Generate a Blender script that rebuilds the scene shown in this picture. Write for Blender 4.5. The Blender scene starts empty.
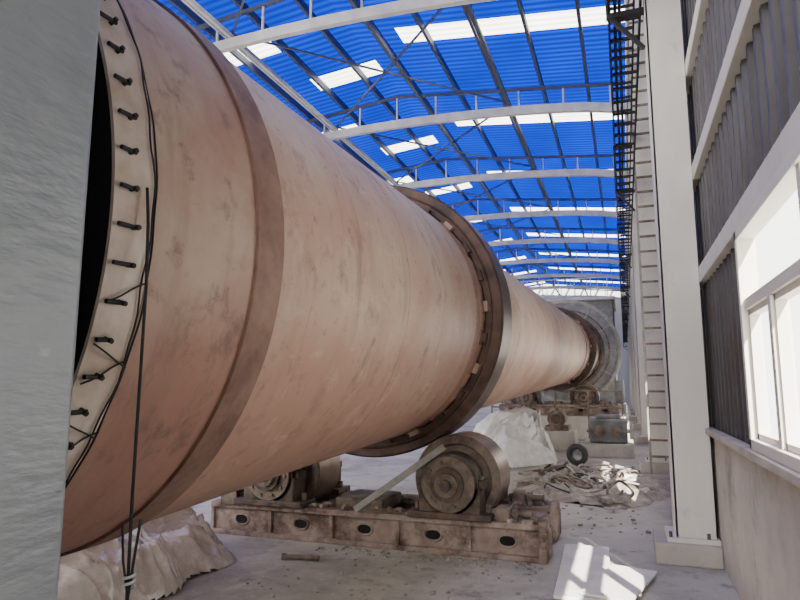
import bpy, bmesh, math, random
from mathutils import Vector, Matrix, noise
random.seed(4)
pi=math.pi
# ---------------------------------------------------------------- materials
def mat(name, col, rough=0.7, metal=0.0, col2=None, scale=4.0, bump=0.0, bscale=None, stretch=(1,1,1), lo=0.35, hi=0.65, col3=None, scale3=1.0, lo3=.5, hi3=.7, detail=6, dist=.02):
    m=bpy.data.materials.new(name); m.use_nodes=True
    nt=m.node_tree; n=nt.nodes; l=nt.links
    b=n['Principled BSDF']; b.inputs['Roughness'].default_value=rough; b.inputs['Metallic'].default_value=metal
    b.inputs['Base Color'].default_value=(*col,1)
    tc=n.new('ShaderNodeTexCoord'); mp=n.new('ShaderNodeMapping'); mp.inputs['Scale'].default_value=stretch
    l.new(tc.outputs['Object'],mp.inputs['Vector'])
    if col2:
        t=n.new('ShaderNodeTexNoise'); t.inputs['Scale'].default_value=scale; t.inputs['Detail'].default_value=detail; t.inputs['Roughness'].default_value=.65
        l.new(mp.outputs[0],t.inputs['Vector'])
        r=n.new('ShaderNodeValToRGB'); r.color_ramp.elements[0].position=lo; r.color_ramp.elements[1].position=hi
        r.color_ramp.elements[0].color=(*col,1); r.color_ramp.elements[1].color=(*col2,1)
        l.new(t.outputs['Fac'],r.inputs['Fac']); out=r.outputs['Color']
        if col3:
            t2=n.new('ShaderNodeTexNoise'); t2.inputs['Scale'].default_value=scale3; t2.inputs['Detail'].default_value=8; t2.inputs['Roughness'].default_value=.7
            l.new(tc.outputs['Object'],t2.inputs['Vector'])
            mr=n.new('ShaderNodeMapRange'); mr.inputs['From Min'].default_value=lo3; mr.inputs['From Max'].default_value=hi3
            l.new(t2.outputs['Fac'],mr.inputs['Value'])
            mx=n.new('ShaderNodeMixRGB'); mx.inputs['Color2'].default_value=(*col3,1)
            l.new(mr.outputs[0],mx.inputs['Fac']); l.new(out,mx.inputs['Color1']); out=mx.outputs['Color']
        l.new(out,b.inputs['Base Color'])
    if bump:
        t=n.new('ShaderNodeTexNoise'); t.inputs['Scale'].default_value=bscale or scale*3; t.inputs['Detail'].default_value=6
        l.new(mp.outputs[0],t.inputs['Vector'])
        bp=n.new('ShaderNodeBump'); bp.inputs['Strength'].default_value=bump; bp.inputs['Distance'].default_value=dist
        l.new(t.outputs['Fac'],bp.inputs['Height']); l.new(bp.outputs[0],b.inputs['Normal'])
    return m

def weather(name,base,layers,rough=.6,metal=0,bump=.3,bscale=8,bstretch=(1,1,1),under=None):
    """layers: (colour, scale, stretch, lo, hi, strength); under: redder colour mixed in towards low Z, broken up by noise"""
    m=bpy.data.materials.new(name); m.use_nodes=True
    nt=m.node_tree; n=nt.nodes; l=nt.links
    b=n['Principled BSDF']; b.inputs['Roughness'].default_value=rough; b.inputs['Metallic'].default_value=metal
    tc=n.new('ShaderNodeTexCoord'); rgb=n.new('ShaderNodeRGB'); rgb.outputs[0].default_value=(*base,1); out=rgb.outputs[0]
    for i,(c,sc,st,lo,hi,k) in enumerate(layers):
        mp=n.new('ShaderNodeMapping'); mp.inputs['Scale'].default_value=st; mp.inputs['Location'].default_value=(i*3.1,i*1.7,i*2.3)
        l.new(tc.outputs['Object'],mp.inputs['Vector'])
        t=n.new('ShaderNodeTexNoise'); t.inputs['Scale'].default_value=sc; t.inputs['Detail'].default_value=9; t.inputs['Roughness'].default_value=.68
        l.new(mp.outputs[0],t.inputs['Vector'])
        mr=n.new('ShaderNodeMapRange'); mr.inputs['From Min'].default_value=lo; mr.inputs['From Max'].default_value=hi; mr.inputs['To Max'].default_value=k
        l.new(t.outputs['Fac'],mr.inputs['Value'])
        mx=n.new('ShaderNodeMixRGB'); mx.inputs['Color2'].default_value=(*c,1)
        l.new(mr.outputs[0],mx.inputs['Fac']); l.new(out,mx.inputs['Color1']); out=mx.outputs['Color']
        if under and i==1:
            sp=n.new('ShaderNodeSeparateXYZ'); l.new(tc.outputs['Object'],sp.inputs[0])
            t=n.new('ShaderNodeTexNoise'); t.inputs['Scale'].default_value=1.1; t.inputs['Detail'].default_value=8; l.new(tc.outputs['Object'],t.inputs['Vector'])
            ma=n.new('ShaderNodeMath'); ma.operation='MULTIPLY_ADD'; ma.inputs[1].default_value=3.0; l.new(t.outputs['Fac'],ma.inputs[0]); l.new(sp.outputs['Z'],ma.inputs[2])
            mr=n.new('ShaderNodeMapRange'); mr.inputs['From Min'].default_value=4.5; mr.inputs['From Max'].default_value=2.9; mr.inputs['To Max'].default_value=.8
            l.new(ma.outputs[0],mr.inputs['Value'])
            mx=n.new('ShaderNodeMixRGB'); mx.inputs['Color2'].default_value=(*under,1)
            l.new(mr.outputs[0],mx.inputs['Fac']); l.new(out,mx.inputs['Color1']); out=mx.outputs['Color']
    l.new(out,b.inputs['Base Color'])
    mp=n.new('ShaderNodeMapping'); mp.inputs['Scale'].default_value=bstretch; l.new(tc.outputs['Object'],mp.inputs['Vector'])
    t=n.new('ShaderNodeTexNoise'); t.inputs['Scale'].default_value=bscale; t.inputs['Detail'].default_value=8; l.new(mp.outputs[0],t.inputs['Vector'])
    bp=n.new('ShaderNodeBump'); bp.inputs['Strength'].default_value=bump; bp.inputs['Distance'].default_value=.02
    l.new(t.outputs['Fac'],bp.inputs['Height']); l.new(bp.outputs[0],b.inputs['Normal'])
    return m

M={}
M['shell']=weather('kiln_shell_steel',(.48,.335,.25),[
    ((.54,.43,.325),.55,(1,1,1),.38,.58,.9),
    ((.40,.23,.16),.8,(1,1,1),.50,.66,.7),
    ((.29,.17,.12),.8,(.4,2.6,.4),.50,.70,.6),
    ((.58,.45,.34),2.6,(1,1.2,1),.55,.72,.55),
    ((.21,.115,.08),3.5,(1,1,1),.55,.71,.7),
    ((.11,.07,.05),14,(1,1,1),.59,.70,.6),
    ((.62,.50,.39),5,(1.8,.5,1.8),.60,.70,.4),
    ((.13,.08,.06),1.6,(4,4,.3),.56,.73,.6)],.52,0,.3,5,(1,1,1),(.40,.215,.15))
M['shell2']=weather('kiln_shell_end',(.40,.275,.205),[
    ((.46,.375,.285),.8,(1,1,1),.40,.58,.9),
    ((.31,.165,.115),1.1,(1,1,1),.48,.64,.8),
    ((.22,.125,.085),1.0,(.4,4,.4),.50,.70,.6),
    ((.12,.08,.06),2.2,(3,3,.4),.56,.72,.6),
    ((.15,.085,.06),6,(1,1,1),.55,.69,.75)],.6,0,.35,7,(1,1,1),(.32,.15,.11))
M['ring']=mat('rusty_ring',(.16,.083,.060),.65,.1,(.27,.165,.12),5,.3,20)
M['weld']=mat('weld_seam',(.34,.21,.155),.6,.0,(.44,.31,.235),6,.3,20)
M['tyre']=mat('tyre_steel',(.045,.026,.019),.55,.3,(.115,.064,.045),5,.3,20)
M['tyreface']=mat('tyre_running_face',(.06,.038,.030),.4,.4,(.12,.074,.056),4,.1,20)
M['rollface']=mat('roller_face',(.19,.14,.11),.35,.6,(.28,.21,.165),4,.1,20)
M['rim']=mat('seal_band',(.66,.57,.48),.6,.0,(.46,.35,.27),5,.2,20)
M['black']=mat('black_steel',(.012,.011,.011),.6,.2)
M['void']=mat('gap_shade_black',(.006,.005,.005),.95)  # near-black colour stands in for the shade inside gaps and holes
M['hood']=weather('hood_paint',(.27,.295,.315),[
    ((.21,.23,.245),1.5,(1,1,.6),.42,.62,.8),
    ((.34,.36,.375),3.5,(1,1,2.5),.52,.75,.6),
    ((.15,.16,.17),3,(1,1,.3),.56,.75,.7),
    ((.42,.44,.45),9,(1,.7,3),.60,.70,.5)],.42,.1,.4,16,(1,.5,1.6))
M['cream']=mat('column_paint',(.70,.665,.60),.6,.0,(.59,.555,.49),2.0,.1,10,(1,1,.4),.3,.7,(.36,.33,.28),2.5,.58,.8)
M['truss']=mat('truss_paint',(.60,.59,.54),.6,.0,(.44,.43,.40),2.0)
M['purlin']=mat('galvanised_purlin',(.09,.10,.13),.6,.3)
M['conc']=mat('concrete',(.50,.46,.40),.9,0,(.36,.33,.29),2.5,.4,20,(1,1,1),.3,.7,(.24,.21,.18),.8,.55,.75)
M['plaster']=mat('lower_wall_plaster',(.52,.475,.41),.9,0,(.40,.36,.305),2.5,.3,18,(1,1,1),.3,.7,(.25,.22,.185),1.5,.52,.72)
M['cladding']=mat('wall_cladding',(.038,.034,.034),.5,.3,(.10,.092,.090),1.5,0,None,(1,5,.12),.3,.7,(.05,.03,.022),1.2,.5,.75)
M['castiron']=mat('dusty_cast_iron',(.075,.052,.040),.75,.15,(.25,.195,.15),5,.4,20,(1,1,1),.35,.65)
M['base']=mat('dusty_base_frame',(.22,.15,.12),.85,0,(.37,.30,.25),4,.5,14,(1,1,1),.35,.65,(.085,.05,.036),3,.45,.62)
M['bearing']=mat('bearing_housing',(.032,.023,.018),.6,.3,(.14,.098,.073),6,.4,20)
M['wframe']=mat('window_frame',(.70,.65,.56),.5)
M['board']=mat('white_board',(.75,.72,.66),.6,0,(.6,.57,.52),4)
M['cable']=mat('cable_rubber',(.02,.02,.02),.6)
M['gear']=mat('gear_guard_paint',(.13,.13,.13),.6,.1,(.23,.23,.225),3)
M['machine']=mat('gearbox_paint',(.08,.085,.09),.6,.1,(.20,.19,.175),4,.2,12)
M['tin']=mat('cabinet_paint',(.45,.46,.45),.5)
M['strap']=mat('dull_angle_steel',(.20,.19,.17),.6,.3,(.32,.30,.27),6)
M['hose']=mat('dusty_hose',(.40,.36,.30),.8,0,(.2,.18,.15),5)
M['dust']=mat('dusty_scrap',(.44,.39,.33),.9,0,(.2,.17,.145),6,.4,20)
M['floor']=weather('dusty_concrete_floor',(.38,.355,.315),[
    ((.48,.45,.405),1.0,(1,1,1),.40,.65,.9),
    ((.22,.20,.175),.6,(1,1,1),.48,.65,.8),
    ((.57,.54,.49),.8,(1.5,.6,1),.55,.72,.7),
    ((.14,.125,.11),3.5,(1,1,1),.55,.68,.7),
    ((.60,.56,.50),22,(1,1,1),.60,.68,.5)],.9,0,.45,14)
def plastic():
    m=mat('plastic_sheet',(.58,.54,.49),.22,0,(.38,.34,.30),2.2,.5,9,(1,1,1),.35,.65,(.72,.69,.64),5,.5,.7)
    m.node_tree.nodes['Principled BSDF'].inputs['Specular IOR Level'].default_value=.8
    return m
M['plastic']=plastic()
M['wplastic']=mat('white_plastic_sheet',(.78,.77,.74),.4,0,(.5,.49,.47),4,.3,9)

def translucent(name,col,tcol,mixf):
    m=bpy.data.materials.new(name); m.use_nodes=True; nt=m.node_tree; n=nt.nodes; l=nt.links
    n.remove(n['Principled BSDF']); out=n['Material Output']
    d=n.new('ShaderNodeBsdfDiffuse'); t=n.new('ShaderNodeBsdfTranslucent'); mx=n.new('ShaderNodeMixShader')
    mx.inputs[0].default_value=mixf
    tc=n.new('ShaderNodeTexCoord'); w=n.new('ShaderNodeTexWave'); w.wave_type='BANDS'; w.bands_direction='Y'; w.inputs['Scale'].default_value=1.2
    l.new(tc.outputs['Object'],w.inputs['Vector'])
    nz=n.new('ShaderNodeTexNoise'); nz.inputs['Scale'].default_value=.5; l.new(tc.outputs['Object'],nz.inputs['Vector'])
    ad=n.new('ShaderNodeMath'); ad.operation='MULTIPLY'; l.new(w.outputs['Fac'],ad.inputs[0]); l.new(nz.outputs['Fac'],ad.inputs[1])
    for s,c in ((d,col),(t,tcol)):
        r=n.new('ShaderNodeMixRGB'); r.inputs['Color1'].default_value=(*[x*.5 for x in c],1); r.inputs['Color2'].default_value=(*[min(1,x*1.4) for x in c],1)
        l.new(ad.outputs[0],r.inputs['Fac']); l.new(r.outputs[0],s.inputs[0])
    l.new(d.outputs[0],mx.inputs[1]); l.new(t.outputs[0],mx.inputs[2]); l.new(mx.outputs[0],out.inputs['Surface'])
    return m
M['blue']=translucent('blue_roof_sheet',(.001,.020,.32),(.0005,.0135,.25),.5)
M['sky']=translucent('skylight_sheet',(.75,.75,.73),(.93,.94,.93),.9)
def glassm():
    m=bpy.data.materials.new('window_glass'); m.use_nodes=True; nt=m.node_tree; n=nt.nodes; l=nt.links
    n.remove(n['Principled BSDF']); out=n['Material Output']
    a=n.new('ShaderNodeBsdfTransparent'); g=n.new('ShaderNodeBsdfGlossy'); g.inputs['Roughness'].default_value=.05; mx=n.new('ShaderNodeMixShader'); mx.inputs[0].default_value=.06
    l.new(a.outputs[0],mx.inputs[1]); l.new(g.outputs[0],mx.inputs[2]); l.new(mx.outputs[0],out.inputs['Surface']); return m
M['glass']=glassm()

# ---------------------------------------------------------------- builder
class B:
    def __init__(s,name):
        s.name=name; s.bm=bmesh.new(); s.mats=[]
    def mi(s,k):
        if k not in s.mats: s.mats.append(k)
        return s.mats.index(k)
    def box(s,x0,x1,y0,y1,z0,z1,k,bev=0,rot=None,piv=None):
        g=bmesh.ops.create_cube(s.bm,size=1); vs=g['verts']
        for v in vs: v.co=Vector(((x0+x1)/2+v.co.x*(x1-x0),(y0+y1)/2+v.co.y*(y1-y0),(z0+z1)/2+v.co.z*(z1-z0)))
        fs=set(f for v in vs for f in v.link_faces)
        if bev:
            es=set(e for v in vs for e in v.link_edges)
            r=bmesh.ops.bevel(s.bm,geom=list(es),offset=bev,segments=2,affect='EDGES',profile=.5)
            vs=list(set(v for f in r['faces'] for v in f.verts)); fs=set(f for v in vs for f in v.link_faces)
        if rot is not None:
            p=Vector(piv) if piv else Vector(((x0+x1)/2,(y0+y1)/2,(z0+z1)/2))
            for v in vs: v.co=rot@(v.co-p)+p
        i=s.mi(k)
        for f in fs: f.material_index=i
    def cyl(s,p0,p1,r,k,seg=24,r2=None,smooth=True,cap=True):
        p0=Vector(p0);p1=Vector(p1);d=(p1-p0).normalized()
        a=d.orthogonal().normalized();b=d.cross(a);r2=r if r2 is None else r2
        i=s.mi(k);R0=[];R1=[]
        for j in range(seg):
            t=2*pi*j/seg;o=a*math.cos(t)+b*math.sin(t)
            R0.append(s.bm.verts.new(p0+o*r));R1.append(s.bm.verts.new(p1+o*r2))
        for j in range(seg):
            f=s.bm.faces.new((R0[j],R0[(j+1)%seg],R1[(j+1)%seg],R1[j]));f.material_index=i;f.smooth=smooth
        if cap:
            c0=[s.bm.verts.new(v.co) for v in R0];c1=[s.bm.verts.new(v.co) for v in R1]
            f=s.bm.faces.new(list(reversed(c0)));f.material_index=i
            f=s.bm.faces.new(c1);f.material_index=i
    def beam(s,p0,p1,w,h,k):
        p0=Vector(p0);p1=Vector(p1);d=(p1-p0).normalized()
        up=Vector((0,0,1)) if abs(d.z)<.95 else Vector((0,1,0))
        a=d.cross(up).normalized();b=a.cross(d).normalized();i=s.mi(k)
        V=[s.bm.verts.new(p+a*(w/2*sx)+b*(h/2*sz)) for p in (p0,p1) for sx,sz in ((-1,-1),(1,-1),(1,1),(-1,1))]
        for q in ((0,1,2,3),(7,6,5,4),(0,4,5,1),(1,5,6,2),(2,6,7,3),(3,7,4,0)):
            f=s.bm.faces.new([V[t] for t in q]);f.material_index=i
    def tube(s,pts,r,k,seg=8,closed=False):
        pts=[Vector(p) for p in pts];n=len(pts);i=s.mi(k);rings=[]
        for j,p in enumerate(pts):
            if closed: d=(pts[(j+1)%n]-pts[j-1])
            else: d=pts[min(j+1,n-1)]-pts[max(j-1,0)]
            d.normalize()
            if j==0: a=d.orthogonal().normalized()
            else: a=(a-d*a.dot(d)).normalized()
            b=d.cross(a)
            rings.append([s.bm.verts.new(p+(a*math.cos(2*pi*t/seg)+b*math.sin(2*pi*t/seg))*r) for t in range(seg)])
        for j in range(n if closed else n-1):
            A=rings[j];C=rings[(j+1)%n]
            for t in range(seg):
                f=s.bm.faces.new((A[t],A[(t+1)%seg],C[(t+1)%seg],C[t]));f.material_index=i;f.smooth=True
    def rev(s,prof,mats,c,ax,seg=128,a0=0,a1=2*pi):
        c=Vector(c);ax=Vector(ax).normalized();u=Vector((1,0,0));u=(u-ax*u.dot(ax)).normalized();w=ax.cross(u)
        full=abs(a1-a0-2*pi)<1e-6
        for q in range(len(prof)-1):
            k=mats if isinstance(mats,str) else mats[q]
            i=s.mi(k);rs=[]
            for (t,r) in (prof[q],prof[q+1]):
                N=seg if full else seg+1
                rs.append([s.bm.verts.new(c+ax*t+(u*math.cos(a0+(a1-a0)*j/seg)+w*math.sin(a0+(a1-a0)*j/seg))*r) for j in range(N)])
            N=len(rs[0])
            for j in range(seg):
                j2=(j+1)%N
                f=s.bm.faces.new((rs[0][j],rs[0][j2],rs[1][j2],rs[1][j]));f.material_index=i;f.smooth=True
    def quad(s,pts,k):
        f=s.bm.faces.new([s.bm.verts.new(p) for p in pts]);f.material_index=s.mi(k);return f
    def done(s):
        me=bpy.data.meshes.new(s.name);s.bm.to_mesh(me);s.bm.free()
        for k in s.mats: me.materials.append(M[k])
        o=bpy.data.objects.new(s.name,me);bpy.context.collection.objects.link(o)
        return o

# ---------------------------------------------------------------- kiln axis
KD=Vector((.035,1,.033)); K0=Vector((-2.90,0,2.155))
def K(y): return K0+KD*y
L=KD.length
def ks(y): return y*L
kx=KD.normalized(); ku=(Vector((1,0,0))-kx*kx.x).normalized(); kw=kx.cross(ku)
def kp(y,r,a):
    return K(y)+(ku*math.cos(a)-kw*math.sin(a))*r

R=1.30
RT=1.53; RT2=1.37     # tyre radii
YT=6.61; YT2=21.0
def Rs(y):
    return 1.425 if y<2.4 else (1.415-(y-2.4)*(.095/3.6) if y<6 else (1.32-(min(y,20)-6)*.0115))
b=B('rotary_kiln')
P=[];Ms=[]
def add(y,r,m=None):
    P.append((ks(y),r))
    if m is not None and len(P)>1: Ms.append(m)
add(1.21,1.24);add(1.56,1.24,'void')
b.rev(P,Ms,K0,KD,128);P=[];Ms=[]
RB=1.445
add(1.44,1.24)
add(1.44,RB-.012,'void');add(1.44,RB,'rim')
add(1.60,RB,'rim');add(1.60,RB-.015,'ring');add(1.62,RB-.015,'ring');add(1.62,1.425,'ring')
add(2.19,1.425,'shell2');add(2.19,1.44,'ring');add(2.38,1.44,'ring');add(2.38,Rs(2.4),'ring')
for sy in (4.1,8.4,10.8,13.4,16.0,19,23.4,28):
    r_=Rs(sy)
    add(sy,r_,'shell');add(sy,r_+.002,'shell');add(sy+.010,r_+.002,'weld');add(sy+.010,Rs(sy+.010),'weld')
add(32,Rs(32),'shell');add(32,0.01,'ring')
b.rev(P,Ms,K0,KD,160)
def block(ya,yb,ra,rb,a,w,k):
    vs=[]
    for yy in (ya,yb):
        for rr in (ra,rb):
            for da in (-w/R/2,w/R/2): vs.append(b.bm.verts.new(kp(yy,rr,a+da)))
    mi=b.mi(k)
    for q in ((0,1,3,2),(4,6,7,5),(0,4,5,1),(2,3,7,6),(0,2,6,4),(1,5,7,3)):
        f=b.bm.faces.new([vs[t] for t in q]);f.material_index=mi
def tyre(y0,y1,ro):
    ri=Rs((y0+y1)/2)+.035
    P2=[(ks(y0),ri),(ks(y0),ro-.02),(ks(y0)+.02,ro),(ks(y1)-.02,ro),(ks(y1),ro-.02),(ks(y1),ri)]
    b.rev(P2,['tyre','tyre','tyreface','tyre','tyre'],K0,KD,160)
    b.rev([(ks(y1),ri),(ks(y0),ri)],'void',K0,KD,96)
    b.rev([(ks(y0)-.002,ri+.06),(ks(y0)-.010,ri+.075),(ks(y0)-.002,ri+.09)],'tyre',K0,KD,128)
    n=26
    for i in range(n):
        a=2*pi*i/n+.05
        block(y0-.10,y1+.10,ri-.045,ri-.005,a,.15,'ring')
        block(y0-.06,y0-.005,ri-.005,ri+.035,a,.10,'weld' if i%3==0 else 'tyre')
        block(y1+.005,y1+.07,ri-.005,ri+.035,a,.10,'ring')
tyre(YT-.23,YT+.23,RT); tyre(YT2-.27,YT2+.27,RT2)
for yc_,w_ in ((YT-.52,.2),(YT+.52,.2),(YT2-1.4,.25),(YT2-.7,.2),(YT2+.8,.3)):
    r_=Rs(yc_)
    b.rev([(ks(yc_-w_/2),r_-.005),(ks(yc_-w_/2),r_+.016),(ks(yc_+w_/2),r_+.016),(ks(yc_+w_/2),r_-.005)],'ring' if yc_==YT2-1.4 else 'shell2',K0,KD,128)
for i in range(78):
    a=2*pi*i/78
    j=random.uniform(-.012,.012)
    b.cyl(kp(1.452,RB+.014,a),kp(1.520+j,RB+.014,a),.0075,'black',8)
    b.cyl(kp(1.508+j,RB-.005,a),kp(1.508+j,RB+.03,a),.0085,'black',6)
for (yy,rr,am,ph) in ((1.617,RB-.01,.003,0),(1.588,RB+.005,.006,1.7)):
    b.tube([kp(yy+am*math.sin(17*t/240*2*pi+ph)+am*.7*math.sin(41*t/240*2*pi),rr+.002,2*pi*t/240) for t in range(240)],.0032,'black',6,True)
for j in range(7):
    a=math.radians(-14-5*j)
    b.tube([kp(1.45+.15*t/6,RB+.012+.006*math.sin(t),a-math.radians(3)*t/6*(1 if j%2 else -1)) for t in range(7)],.003,'black',6)
kiln=b.done()

b=B('hanging_rod')
rx,ry=-1.372,1.50
b.tube([(rx-.012,ry,2.22),(rx,ry,2.1),(rx+.006,ry,1.9),(rx,ry,1.3),(rx+.004,ry,.45)],.0048,'black',8)
b.tube([(rx+.035,ry,1.22),(rx+.02,ry,1.12),(rx+.004,ry,1.0),(rx-.016,ry,.45)],.004,'black',8)
b.tube([(rx-.03,ry,1.2),(rx-.02,ry,1.10),(rx+.01,ry,.98),(rx+.015,ry,.45)],.0035,'black',8)
b.tube([(rx+.004+.015*math.cos(t*.8),ry+.015*math.sin(t*.8),1.03+.0022*t) for t in range(18)],.0045,'tin',6)
b.done()

# ---------------------------------------------------------------- kiln hood
b=B('kiln_hood')
b.box(-4.6,-1.285,-.6,1.19,0,4.6,'hood',.015)
b.box(-4.66,-1.25,-.66,-.5,0,4.66,'hood',.01)
b.box(-4.62,-1.262,-.5,1.15,4.0,4.06,'hood',.005)
b.done()

# ---------------------------------------------------------------- gear guard
b=B('girth_gear_guard')
yc=25.0
b.rev([(ks(yc)-.45,1.22),(ks(yc)-.45,1.95),(ks(yc)+.45,1.95),(ks(yc)+.45,1.22)],['gear','gear','gear'],K0,KD,96)
b.rev([(ks(yc)-.5,1.86),(ks(yc)-.5,1.98),(ks(yc)-.4,1.98)],'strap',K0,KD,96)
b.rev([(ks(yc)-.47,1.24),(ks(yc)-.5,1.30),(ks(yc)-.47,1.38)],'bearing',K0,KD,96)
b.rev([(ks(yc)-.455,1.52),(ks(yc)-.48,1.55),(ks(yc)-.455,1.58)],'castiron',K0,KD,96)
for i in range(24):
    a=2*pi*i/24
    b.cyl(kp(yc-.46,1.8,a),kp(yc-.50,1.8,a),.03,'castiron',6)
for i in range(12):
    a=2*pi*i/12
    p=kp(yc-.46,1.40,a);q=kp(yc-.46,1.86,a);b.beam(p,q,.05,.05,'strap')
c=K(yc)
for dx in (-1.7,1.5):
    b.beam((c.x+dx,yc,0),(c.x+dx,yc,c.z-.7),.25,.25,'gear')
b.done()

# ---------------------------------------------------------------- roller stations
def station(ytyre,zb,RT):
    c=K(ytyre);cx=c.x
    b=B('kiln_support_station')
    y0=ytyre-.58;y1=ytyre+.62
    xl,xr=cx-1.75,cx+1.88
    if zb>.1:
        b.box(xl-.35,xr+.35,y0-.5,y1+.5,0,zb,'conc',.03)
    for (ya,yb) in ((y0,y0+.30),(y1-.30,y1)):
        b.box(xl,xr,ya,yb,zb,zb+.05,'base',.01)
        b.box(xl,xr,ya,yb,zb+.28,zb+.34,'base',.012)
        b.box(xl+.02,xr-.02,ya+.05,yb-.05,zb+.04,zb+.29,'base')
        for i in range(6):
            xx=xl+.02+i*.73
            b.box(xx-.02,xx+.02,ya+.015,yb-.015,zb+.04,zb+.29,'base',.006)
    for i in (0,1,2,3):
        xx=xl+.2+i*(xr-xl-.4)/3
        b.box(xx-.16,xx+.16,y0+.25,y1-.25,zb,zb+.3,'base',.01)
    for i in range(5):
        xx=xl+.385+i*.73
        pts=[(xx+.085*math.copysign(abs(math.cos(t))**.8,math.cos(t)),y0+.048,zb+.165+.055*math.sin(t)) for t in [2*pi*j/24 for j in range(24)]]
        b.quad([(p[0],y0+.046,p[2]) for p in pts],'void')  # flat dark oval, painted as the shade of a cut hole
        b.tube([(p[0],y0+.046,p[2]) for p in pts],.012,'base',6,True)
    b.box(xr-.03,xr+.05,y0-.02,y0+.35,zb,zb+.38,'base',.02)
    b.box(xr-.03,xr+.05,y1-.35,y1+.02,zb,zb+.38,'base',.02)
    r=.45
    for sgn in (-1,1):
        ang=math.radians(30.5)
        rc=Vector((cx+sgn*(RT+.002+r)*math.sin(ang),ytyre,c.z-(RT+.002+r)*math.cos(ang)))
        z=rc.z
        b.rev([(-.29,.10),(-.29,.20),(-.22,.22),(-.22,.34),(-.28,.36),(-.28,r-.015),(-.265,r),(.265,r),(.28,r-.015),(.28,.36),(.22,.34),(.22,.22),(.29,.2),(.29,.1)],
              ['castiron']*6+['rollface']+['castiron']*6,rc,(0,1,0),64)
        b.cyl(rc+Vector((0,-.55,0)),rc+Vector((0,.55,0)),.09,'bearing',24)
        for sy in (-1,1):
            yb=rc.y+sy*.46
            b.cyl((rc.x,yb-.14,z),(rc.x,yb+.14,z),.29,'bearing',40)
            b.box(rc.x-.31,rc.x+.31,yb-.14,yb+.14,zb+.34,z-.02,'bearing',.02)
            b.box(rc.x-.42,rc.x+.42,yb-.17,yb+.17,zb+.335,zb+.40,'bearing',.012)
            b.box(rc.x-.34,rc.x+.34,yb-.09,yb+.09,z-.04,z+.035,'bearing',.01)
            ye=yb+sy*.14
            b.cyl((rc.x,ye,z),(rc.x,ye+sy*.035,z),.265,'castiron',40)
            b.cyl((rc.x,ye,z),(rc.x,ye+sy*.075,z),.165,'bearing',32)
            b.cyl((rc.x,ye,z),(rc.x,ye+sy*.11,z),.115,'castiron',32)
            b.cyl((rc.x,ye,z),(rc.x,ye+sy*.15,z),.06,'bearing',6,smooth=False)
            for q in range(10):
                a=2*pi*q/10
                b.cyl((rc.x+.218*math.cos(a),ye,z+.218*math.sin(a)),(rc.x+.218*math.cos(a),ye+sy*.055,z+.218*math.sin(a)),.018,'castiron',6,smooth=False)
            for q in (-1,1):
                b.cyl((rc.x+q*.36,yb,zb+.38),(rc.x+q*.36,yb,zb+.47),.03,'castiron',6,smooth=False)
                b.cyl((rc.x+q*.30,yb,z-.05),(rc.x+q*.30,yb,z+.075),.022,'castiron',6,smooth=False)
            xo=rc.x+sgn*.42
            b.box(xo+sgn*.02,xo+sgn*.16,yb-.12,yb+.12,zb+.33,zb+.47,'castiron',.03)
            b.cyl((xo-sgn*.02,yb,zb+.41),(xo+sgn*.36,yb,zb+.41),.032,'castiron',12)
            b.cyl((xo+sgn*.18,yb,zb+.41),(xo+sgn*.23,yb,zb+.41),.06,'castiron',6,smooth=False)
    b.box(cx-.35,cx+.2,ytyre-.3,ytyre+.3,zb+.29,zb+.42,'castiron',.02)
    for j in range(110):
        x=random.uniform(xl+.1,xr-.02);y=random.choice((random.uniform(y0+.02,y0+.25),random.uniform(y1-.28,y1-.03)));s=random.uniform(.012,.045)
        if j<60: x=random.uniform(xr-.5,xr-.02)
        b.box(x-s,x+s,y-s*.7,y+s*.7,zb+.335,zb+.34+s*.9,random.choice(['dust','base','castiron']),s*.35,rot=Matrix.Rotation(random.uniform(0,3),3,'Z'))
    for i in range(8):
        xx=xl+.1+i*.5
        b.cyl((xx,y0+.10,zb+.33),(xx,y0+.10,zb+.39),.025,'castiron',6,smooth=False)
    return b.done()
station(YT,0,RT)
station(YT2,.72,RT2)

b=B('leaning_angle_bar')
b.beam((-2.62,5.93,.38),(-1.68,5.93,1.03),.012,.06,'strap')
b.beam((-2.62,5.96,.35),(-1.68,5.96,1.0),.06,.012,'strap')
b.done()

b=B('kiln_drive_motor')
b.box(-.75,.0,27.6,30.2,0,.9,'conc',.02)
b.cyl((-.4,27.9,1.3),(-.4,29.0,1.3),.30,'gear',32)
b.box(-.65,-.1,28.0,28.9,.9,1.05,'gear',.01)
b.box(-.7,-.05,29.2,30.0,.9,1.9,'gear',.04)
b.cyl((-.4,29.0,1.3),(-.4,29.25,1.3),.1,'castiron',16)
b.done()

# ---------------------------------------------------------------- room shell
Y0,Y1=-4.6,66
b=B('floor'); b.box(-16,1.0,Y0-6,Y1,-.2,0,'floor'); b.done()
XW=.75
cols=[6.5*i for i in range(0,11)]
wins=[(2.2+6.5*i,4.45+6.5*i) if i<1 else (1.3+6.5*i,5.6+6.5*i) for i in range(-1,9)]
b=B('wall_right')
b.box(XW,XW+.2,Y0,Y1,0,1.17,'plaster')
def clad(y0,y1,z0,z1):
    p=.2;y=y0;i=b.mi('cladding')
    prof=[(0,0),(.10,0),(.125,-.045),(.175,-.045),(.2,0)]
    pts=[]
    while y<y1-1e-6:
        for a,d in prof[:-1]:
            if y+a<y1: pts.append((y+a,d))
        y+=p
    pts.append((y1,0))
    for (a,d),(c,e) in zip(pts[:-1],pts[1:]):
        f=b.bm.faces.new([b.bm.verts.new(v) for v in ((XW+.07+d,a,z0),(XW+.07+e,c,z0),(XW+.07+e,c,z1),(XW+.07+d,a,z1))]);f.material_index=i
clad(Y0,Y1,2.62,11.3)
prev=Y0
for a,c in wins: clad(prev,a,1.17,2.62);prev=c
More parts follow.
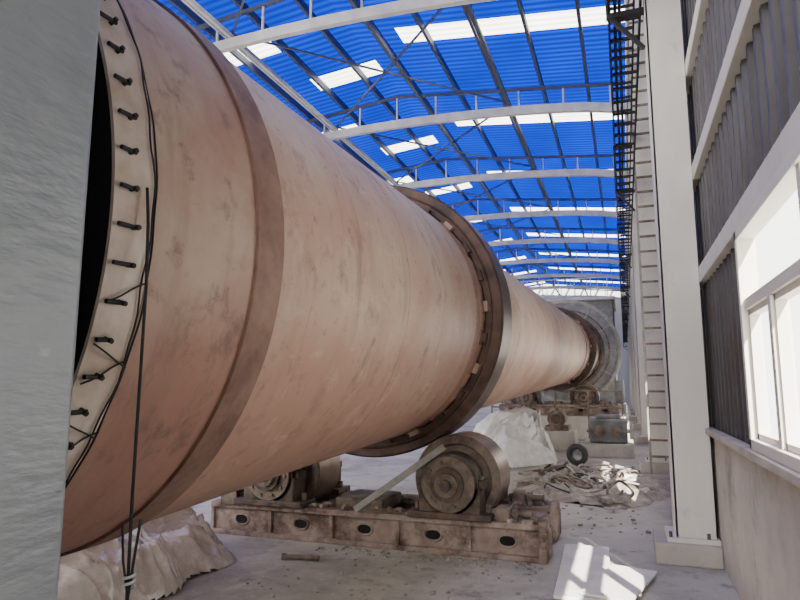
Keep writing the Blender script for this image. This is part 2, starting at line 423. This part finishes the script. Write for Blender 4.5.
clad(prev,Y1,1.17,2.62)
for z in (2.60,3.62,4.7,6.0,7.4,8.8,10.2):
    b.box(XW-.03,XW+.07,Y0,Y1,z,z+.15,'cream',.006)
b.box(XW-.07,XW+.02,Y0,Y1,1.17,1.22,'plaster',.006)
b.done()

for n,(a,c) in enumerate(wins):
    b=B('window_%d'%(n+1))
    z0,z1=1.22,2.60;x0,x1=XW-.02,XW+.07
    t=.065
    b.box(x0-.02,x1,a,a+t,z0,z1,'wframe',.006);b.box(x0-.02,x1,c-t,c,z0,z1,'wframe',.006)
    b.box(x0-.02,x1,a,c,z0,z0+t,'wframe',.006);b.box(x0-.02,x1,a,c,z1-t,z1,'wframe',.006)
    zt=2.08
    b.box(x0,x1,a,c,zt,zt+.07,'wframe',.006)
    for i in (1,2):
        y=c-(c-a)/3*i
        b.box(x0,x1,y-.035,y+.035,z0,z1 if i==2 else zt,'wframe',.006)
    for i in range(3):
        ya=a+t+(c-a-2*t)/3*i;yb=ya+(c-a-2*t)/3
        for (p,q) in ((ya,ya+.035),(yb-.035,yb)): b.box(x0+.02,x1-.01,p,q,z0+t,zt,'wframe')
        b.box(x0+.02,x1-.01,ya,yb,z0+t,z0+t+.035,'wframe')
        b.box(x0+.02,x1-.01,ya,yb,zt-.035,zt,'wframe')
    b.quad([(x1-.02,a,z0),(x1-.02,c,z0),(x1-.02,c,z1),(x1-.02,a,z1)],'glass')
    b.done()

for y in cols:
    if y<6: continue
    b=B('steel_column')
    b.box(XW-.37,XW-.035,y,y+.03,.2,10.4,'cream')
    b.box(XW-.37,XW-.035,y+.37,y+.40,.2,10.4,'cream')
    b.box(XW-.375,XW-.35,y,y+.40,.2,10.4,'cream',.003)
    b.box(XW-.45,XW-.005,y-.06,y+.46,.18,.23,'cream',.005)
    b.box(XW-.56,XW-.002,y-.12,y+.52,0,.19,'conc',.015)
    for dx in (-.42,-.1):
        b.cyl((XW+dx,y-.03,.2),(XW+dx,y-.03,.28),.015,'castiron',6)
    b.done()
    b=B('steel_column')
    b.box(-15.3,-14.93,y,y+.4,0,10.4,'cream',.01); b.done()

b=B('wall_left')
b.box(-15.4,-15.3,0,Y1,3.4,11.2,'tin')
b.box(-15.4,-15.3,0,Y1,0,1.2,'plaster')
b.done()
b=B('wall_back')
b.box(-15.4,.9,Y1,Y1+.15,0,12.4,'tin')
b.done()

# ---------------------------------------------------------------- roof
def zc(x):
    t=(x+7.2)/7.9
    return 10.85-.55*t*t-.12*max(0,abs(t)-.8)*5
def zr(x):
    return 12.2-abs(x+7.2)/8.1*.85
b=B('ceiling')
for i in range(11):
    ya=6.5*(i-1);yb=ya+6.5
    for (xa,xb,s) in ((-15.4,-9.6,1.9),(-9.6,-7.2,4.6),(-7.2,-5.9,4.6),(-5.9,.95,2.9)):
        segs=((ya,ya+s,'blue'),(ya+s,ya+s+.85,'sky'),(ya+s+.85,yb,'blue'))
        if xa==-7.2: segs=((ya,yb,'blue'),)
        for (p,q,k) in segs:
            q=min(q,Y1)
            b.quad([(xa,p,zr(xa)),(xb,p,zr(xb)),(xb,q,zr(xb)),(xa,q,zr(xa))],k)
b.done()
b=B('roof_purlins')
for i in range(12):
    x=-15+1.43*i
    b.box(x-.045,x+.045,-6,Y1,zr(x)-.25,zr(x)-.03,'purlin')
b.done()
for y in cols:
    if y<6: continue
    b=B('roof_truss')
    N=22;xs=[-15.1+(15.1+.7)*i/N for i in range(N+1)]
    for a,c in zip(xs[:-1],xs[1:]):
        b.beam((a,y+.2,zc(a)),(c,y+.2,zc(c)),.16,.28,'truss')
        b.beam((a,y+.2,zr(a)-.32),(c,y+.2,zr(c)-.32),.08,.10,'purlin')
    for j in range(0,N,2):
        c=xs[j+1]
        b.beam((c,y+.2,zc(c)),(c,y+.2,zr(c)-.3),.06,.06,'truss')
    b.done()
b=B('roof_bracing')
for x in (-3.2,-5.9,-9.6,-12.4):
    b.beam((x,0,zc(x)+.2),(x,Y1,zc(x)+.2),.10,.12,'truss' if x in(-9.6,) else 'purlin')
for x in (-9.6,):
    b.beam((x-.45,0,zc(x)+.5),(x-.45,Y1,zc(x)+.5),.07,.08,'truss')
for k in range(1,9):
    ya=6.5*k+.2;yb=ya+6.5
    for (xa,xb) in ((-9.6,-3.2),(-3.2,-9.6)):
        b.beam((xa,ya,zc(xa)+.3),(xb,yb,zc(xb)+.3),.05,.05,'purlin')
b.done()

# ---------------------------------------------------------------- cable tray & ladder
b=B('cable_tray')
zt=5.6;xa,xb=.02,.34
for zz,dy in ((zt,.42),(zt+.95,.55)):
    for x in (xa,xb):
        b.box(x-.012,x+.012,2.5,60,zz,zz+.10,'black')
    y=2.6
    while y<60:
        b.box(xa,xb,y-.02,y+.02,zz,zz+.03,'black');y+=dy
for i in range(2):
    xx=xa+.07+i*.05
    b.tube([(xx+.01*math.sin(j*.9+i),2.5+j*1.0,zt+.05+.008*math.sin(j*1.7+i)) for j in range(58)],.018,'cable',6)
xe=XW-.377
for y in cols:
    if y<6: continue
    b.box(xa-.03,xe,y+.1,y+.16,zt-.06,zt,'black')
    b.box(xa-.03,xe,y+.1,y+.16,zt+.89,zt+.95,'black')
    b.beam((xa,y+.13,zt-.03),(xe-.02,y+.13,zt-.45),.04,.04,'black')
    b.box(xa-.03,xa+.02,y+.1,y+.16,zt,zt+.95,'black')
b.done()
b=B('wall_ladder')
yl=12.75
for x in (.38,.72): b.box(x-.022,x+.022,yl-.03,yl+.03,0,9.2,'strap')
z=.3
while z<9.1:
    b.box(.38,.72,yl-.02,yl+.02,z,z+.04,'castiron');z+=.3
b.done()
b=B('conduit_pipe')
b.cyl((.34,2,8.1),(.34,60,8.1),.035,'cream',12)
b.done()

# ---------------------------------------------------------------- tarps
def heap(name,x0,x1,y0,y1,h,k,seed,fold=3.0,amp=.10,nx=100,ny=100,bb=None,fine=.22):
    b=bb or B(name);i=b.mi(k);V=[]
    for a in range(nx+1):
        row=[]
        for c in range(ny+1):
            u=a/nx;v=c/ny
            x=x0+(x1-x0)*u;y=y0+(y1-y0)*v
            e=max(0,1-((2*u-1)**2+(2*v-1)**2)**1.1)
            w1=noise.noise(Vector((x*1.1,y*1.1,seed+3)))
            p=Vector((x*fold*.5+w1*1.5,y*fold*.5-w1,seed))
            rid=(1-abs(noise.noise(p))*2)**2
            rid2=(1-abs(noise.noise(Vector((x*fold*1.1+w1*2,y*fold*.9+w1*2,seed+9))))*2)**2
            rid3=(1-abs(noise.noise(Vector((x*fold*2.6+w1*4,y*fold*2.2,seed+14))))*2)**3
            z=e*h*(.75+.6*noise.noise(Vector((x*1.2,y*1.2,seed))))+min(1,e*3)**.8*amp*(1.0*rid+.5*rid2+fine*rid3)
            ex=noise.noise(Vector((x*1.5,y*1.5,seed+20)))*.3
            row.append(b.bm.verts.new((x+ex,y+noise.noise(Vector((y*1.5,x*1.5,seed+30)))*.3,max(.006,z))))
        V.append(row)
    for a in range(nx):
        for c in range(ny):
            u=(a+.5)/nx*2-1;v=(c+.5)/ny*2-1
            if u*u+v*v>1.0+.1*noise.noise(Vector((u*3,v*3,seed))): continue
            f=b.bm.faces.new((V[a][c],V[a+1][c],V[a+1][c+1],V[a][c+1]));f.material_index=i;f.smooth=True
    for v in [v for row in V for v in row if not v.link_faces]: b.bm.verts.remove(v)
    if bb is None: return b.done()
heap('plastic_tarpaulin',-5.5,-3.4,3.0,5.8,.62,'plastic',3.1,3.2,.13,180,180,None,.55)
heap('white_plastic_sheet',-3.3,-1.35,12.7,15.6,1.0,'wplastic',7.7,2.2,.22)

b=B('scrap_hose_pile')
heap('',-1.75,.5,9.0,12.4,.06,'dust',12.3,5.0,.09,80,80,b)
for j in range(30):
    cx=-.6+random.uniform(-.95,.65);cy=10.6+random.uniform(-1.3,1.3);rr=random.uniform(.15,.36);ph=random.uniform(0,6)
    n=random.randint(10,22);r=random.uniform(.010,.024);pts=[]
    sx=random.uniform(.5,1.5)
    for t in range(n):
        a=ph+t*.3
        q=rr*(1+.35*math.sin(a*1.7+j))
        pts.append((min(.6,cx+q*math.cos(a)*sx),cy+q*math.sin(a),max(r,.10+.08*math.sin(a*1.3+j)+.003*j)))
    b.tube(pts,r,random.choice(['hose','hose','dust','castiron','cable']),8)
for j in range(46):
    cx=-.6+random.uniform(-1.0,.85);cy=10.7+random.uniform(-1.6,1.7);a=random.uniform(0,pi)
    rot=Matrix.Rotation(a,3,'Z')@Matrix.Rotation(random.uniform(-.25,.25),3,'X')
    l=random.uniform(.06,.26)
    b.box(cx-l,cx+l,cy-.04,cy+.04,.06,.06+random.uniform(.02,.10),random.choice(['dust','castiron','board','castiron','hose','strap']),.005,rot=rot)
b.done()
b=B('rubber_wheel')
b.rev([(-.06,.12),(-.08,.15),(-.07,.20),(-.035,.22),(.035,.22),(.07,.20),(.08,.15),(.06,.12),(-.06,.12)],'cable',(-1.0,13.6,.22),(.3,1,0),40)
b.done()
# speed reducer + motor on skid between the stations
b=B('gearbox_unit')
b.box(-1.0,.12,15.3,17.0,0,.30,'conc',.02)
b.box(-.85,.0,15.5,16.1,.30,.86,'machine',.05)
b.box(-.91,.06,15.45,16.15,.55,.60,'machine',.01)
b.box(-.7,-.15,15.6,16.0,.86,.95,'machine',.02)
b.cyl((-.62,15.38,.58),(-.62,15.5,.58),.15,'castiron',24)
b.cyl((-.62,15.25,.58),(-.62,15.38,.58),.05,'castiron',16)
b.cyl((-.24,15.42,.58),(-.24,15.5,.58),.11,'castiron',24)
b.cyl((-.24,16.35,.6),(-.24,16.9,.6),.19,'machine',28)
for i in range(18):
    a=2*pi*i/18
    b.beam((-.24+.2*math.cos(a),16.4,.6+.2*math.sin(a)),(-.24+.2*math.cos(a),16.85,.6+.2*math.sin(a)),.012,.03,'machine')
b.cyl((-.24,16.1,.58),(-.24,16.35,.6),.05,'castiron',16)
b.box(-.42,-.06,16.4,16.85,.30,.42,'machine',.01)
b.done()
b=B('spare_bearing_block')
b.box(-2.1,-1.25,16.4,17.4,0,.5,'conc',.04)
b.box(-2.0,-1.4,16.5,17.2,.5,.62,'castiron',.02)
b.cyl((-1.7,16.45,.8),(-1.7,17.1,.8),.22,'castiron',28)
b.cyl((-1.7,16.38,.8),(-1.7,16.45,.8),.12,'bearing',20)
b.done()
# guard rail with machinery in front of the second pier
b=B('guard_rail')
for i in range(5):
    x=-3.9+i*.95
    b.cyl((x,19.2,0),(x,19.2,1.5),.025,'castiron',8)
for z in (1.0,1.5): b.cyl((-3.9,19.2,z),(-.1,19.2,z),.025,'castiron',8)
b.done()

b=B('white_board')
b.box(-.62,-.2,5.1,6.75,.004,.03,'board',.003,rot=Matrix.Rotation(math.radians(2),3,'Z'))
b.done()
b=B('white_board')
b.box(-.30,.08,5.1,6.0,.034,.055,'board',.003,rot=Matrix.Rotation(math.radians(-14),3,'Z'))
b.done()
b=B('steel_offcut')
b.cyl((-3.1,5.35,.03),(-2.75,5.42,.03),.022,'castiron',10)
b.cyl((-3.1,5.35,.03),(-3.06,5.36,.03),.03,'castiron',10)
b.done()
b=B('floor_rubble')
for j in range(260):
    x=random.uniform(-3.0,-.75);y=random.uniform(4.4,5.95);s=random.uniform(.004,.018)
    if j%2: y=random.uniform(5.75,6.0)
    if j%7==0: x=random.uniform(-1.2,.2);y=random.uniform(7.4,9.2);s*=1.6
    b.box(x-s,x+s,y-s*.8,y+s*.8,0,s,'dust',s*.3,rot=Matrix.Rotation(random.uniform(0,3),3,'Z'))
b.done()

b=B('electrical_cabinet')
for i in range(3):
    x=-4.2+i*1.1
    b.box(x,x+1.0,44,44.7,0,2.3,'tin',.02)
    b.box(x+.06,x+.94,43.98,44.0,.1,2.2,'cream',.01)
b.done()
b=B('preheater_chamber')
b.box(-5.2,-.4,33,38,0,6.0,'gear',.05)
for z in (1.5,3.0,4.5): b.box(-5.26,-.34,32.94,38.06,z,z+.12,'truss')
b.box(-5.5,-.3,32.6,38.4,6.0,6.15,'truss',.02)
for i in range(7): b.box(-5.45+i*.8,-5.41+i*.8,32.62,32.66,6.1,7.1,'truss')
b.box(-5.45,-.3,32.62,32.66,7.1,7.15,'truss')
b.done()

# ---------------------------------------------------------------- light
w=bpy.data.worlds.new('World');bpy.context.scene.world=w;w.use_nodes=True
bg=w.node_tree.nodes['Background'];bg.inputs[0].default_value=(1,.975,.93,1);bg.inputs[1].default_value=5.5
sd=bpy.data.lights.new('sun','SUN');sd.energy=34;sd.angle=math.radians(.6);sd.color=(1,.95,.87)
so=bpy.data.objects.new('sun',sd);bpy.context.collection.objects.link(so)
so.rotation_euler=Vector((-.95,2.0,-1.8)).to_track_quat('-Z','Y').to_euler()

cd=bpy.data.cameras.new('camera');co=bpy.data.objects.new('camera',cd);bpy.context.collection.objects.link(co)
cd.sensor_width=36;cd.lens=620/800*36;cd.clip_start=.05
co.location=(0,0,1.6);co.rotation_euler=(math.radians(98),0,math.radians(19.8))
bpy.context.scene.camera=co
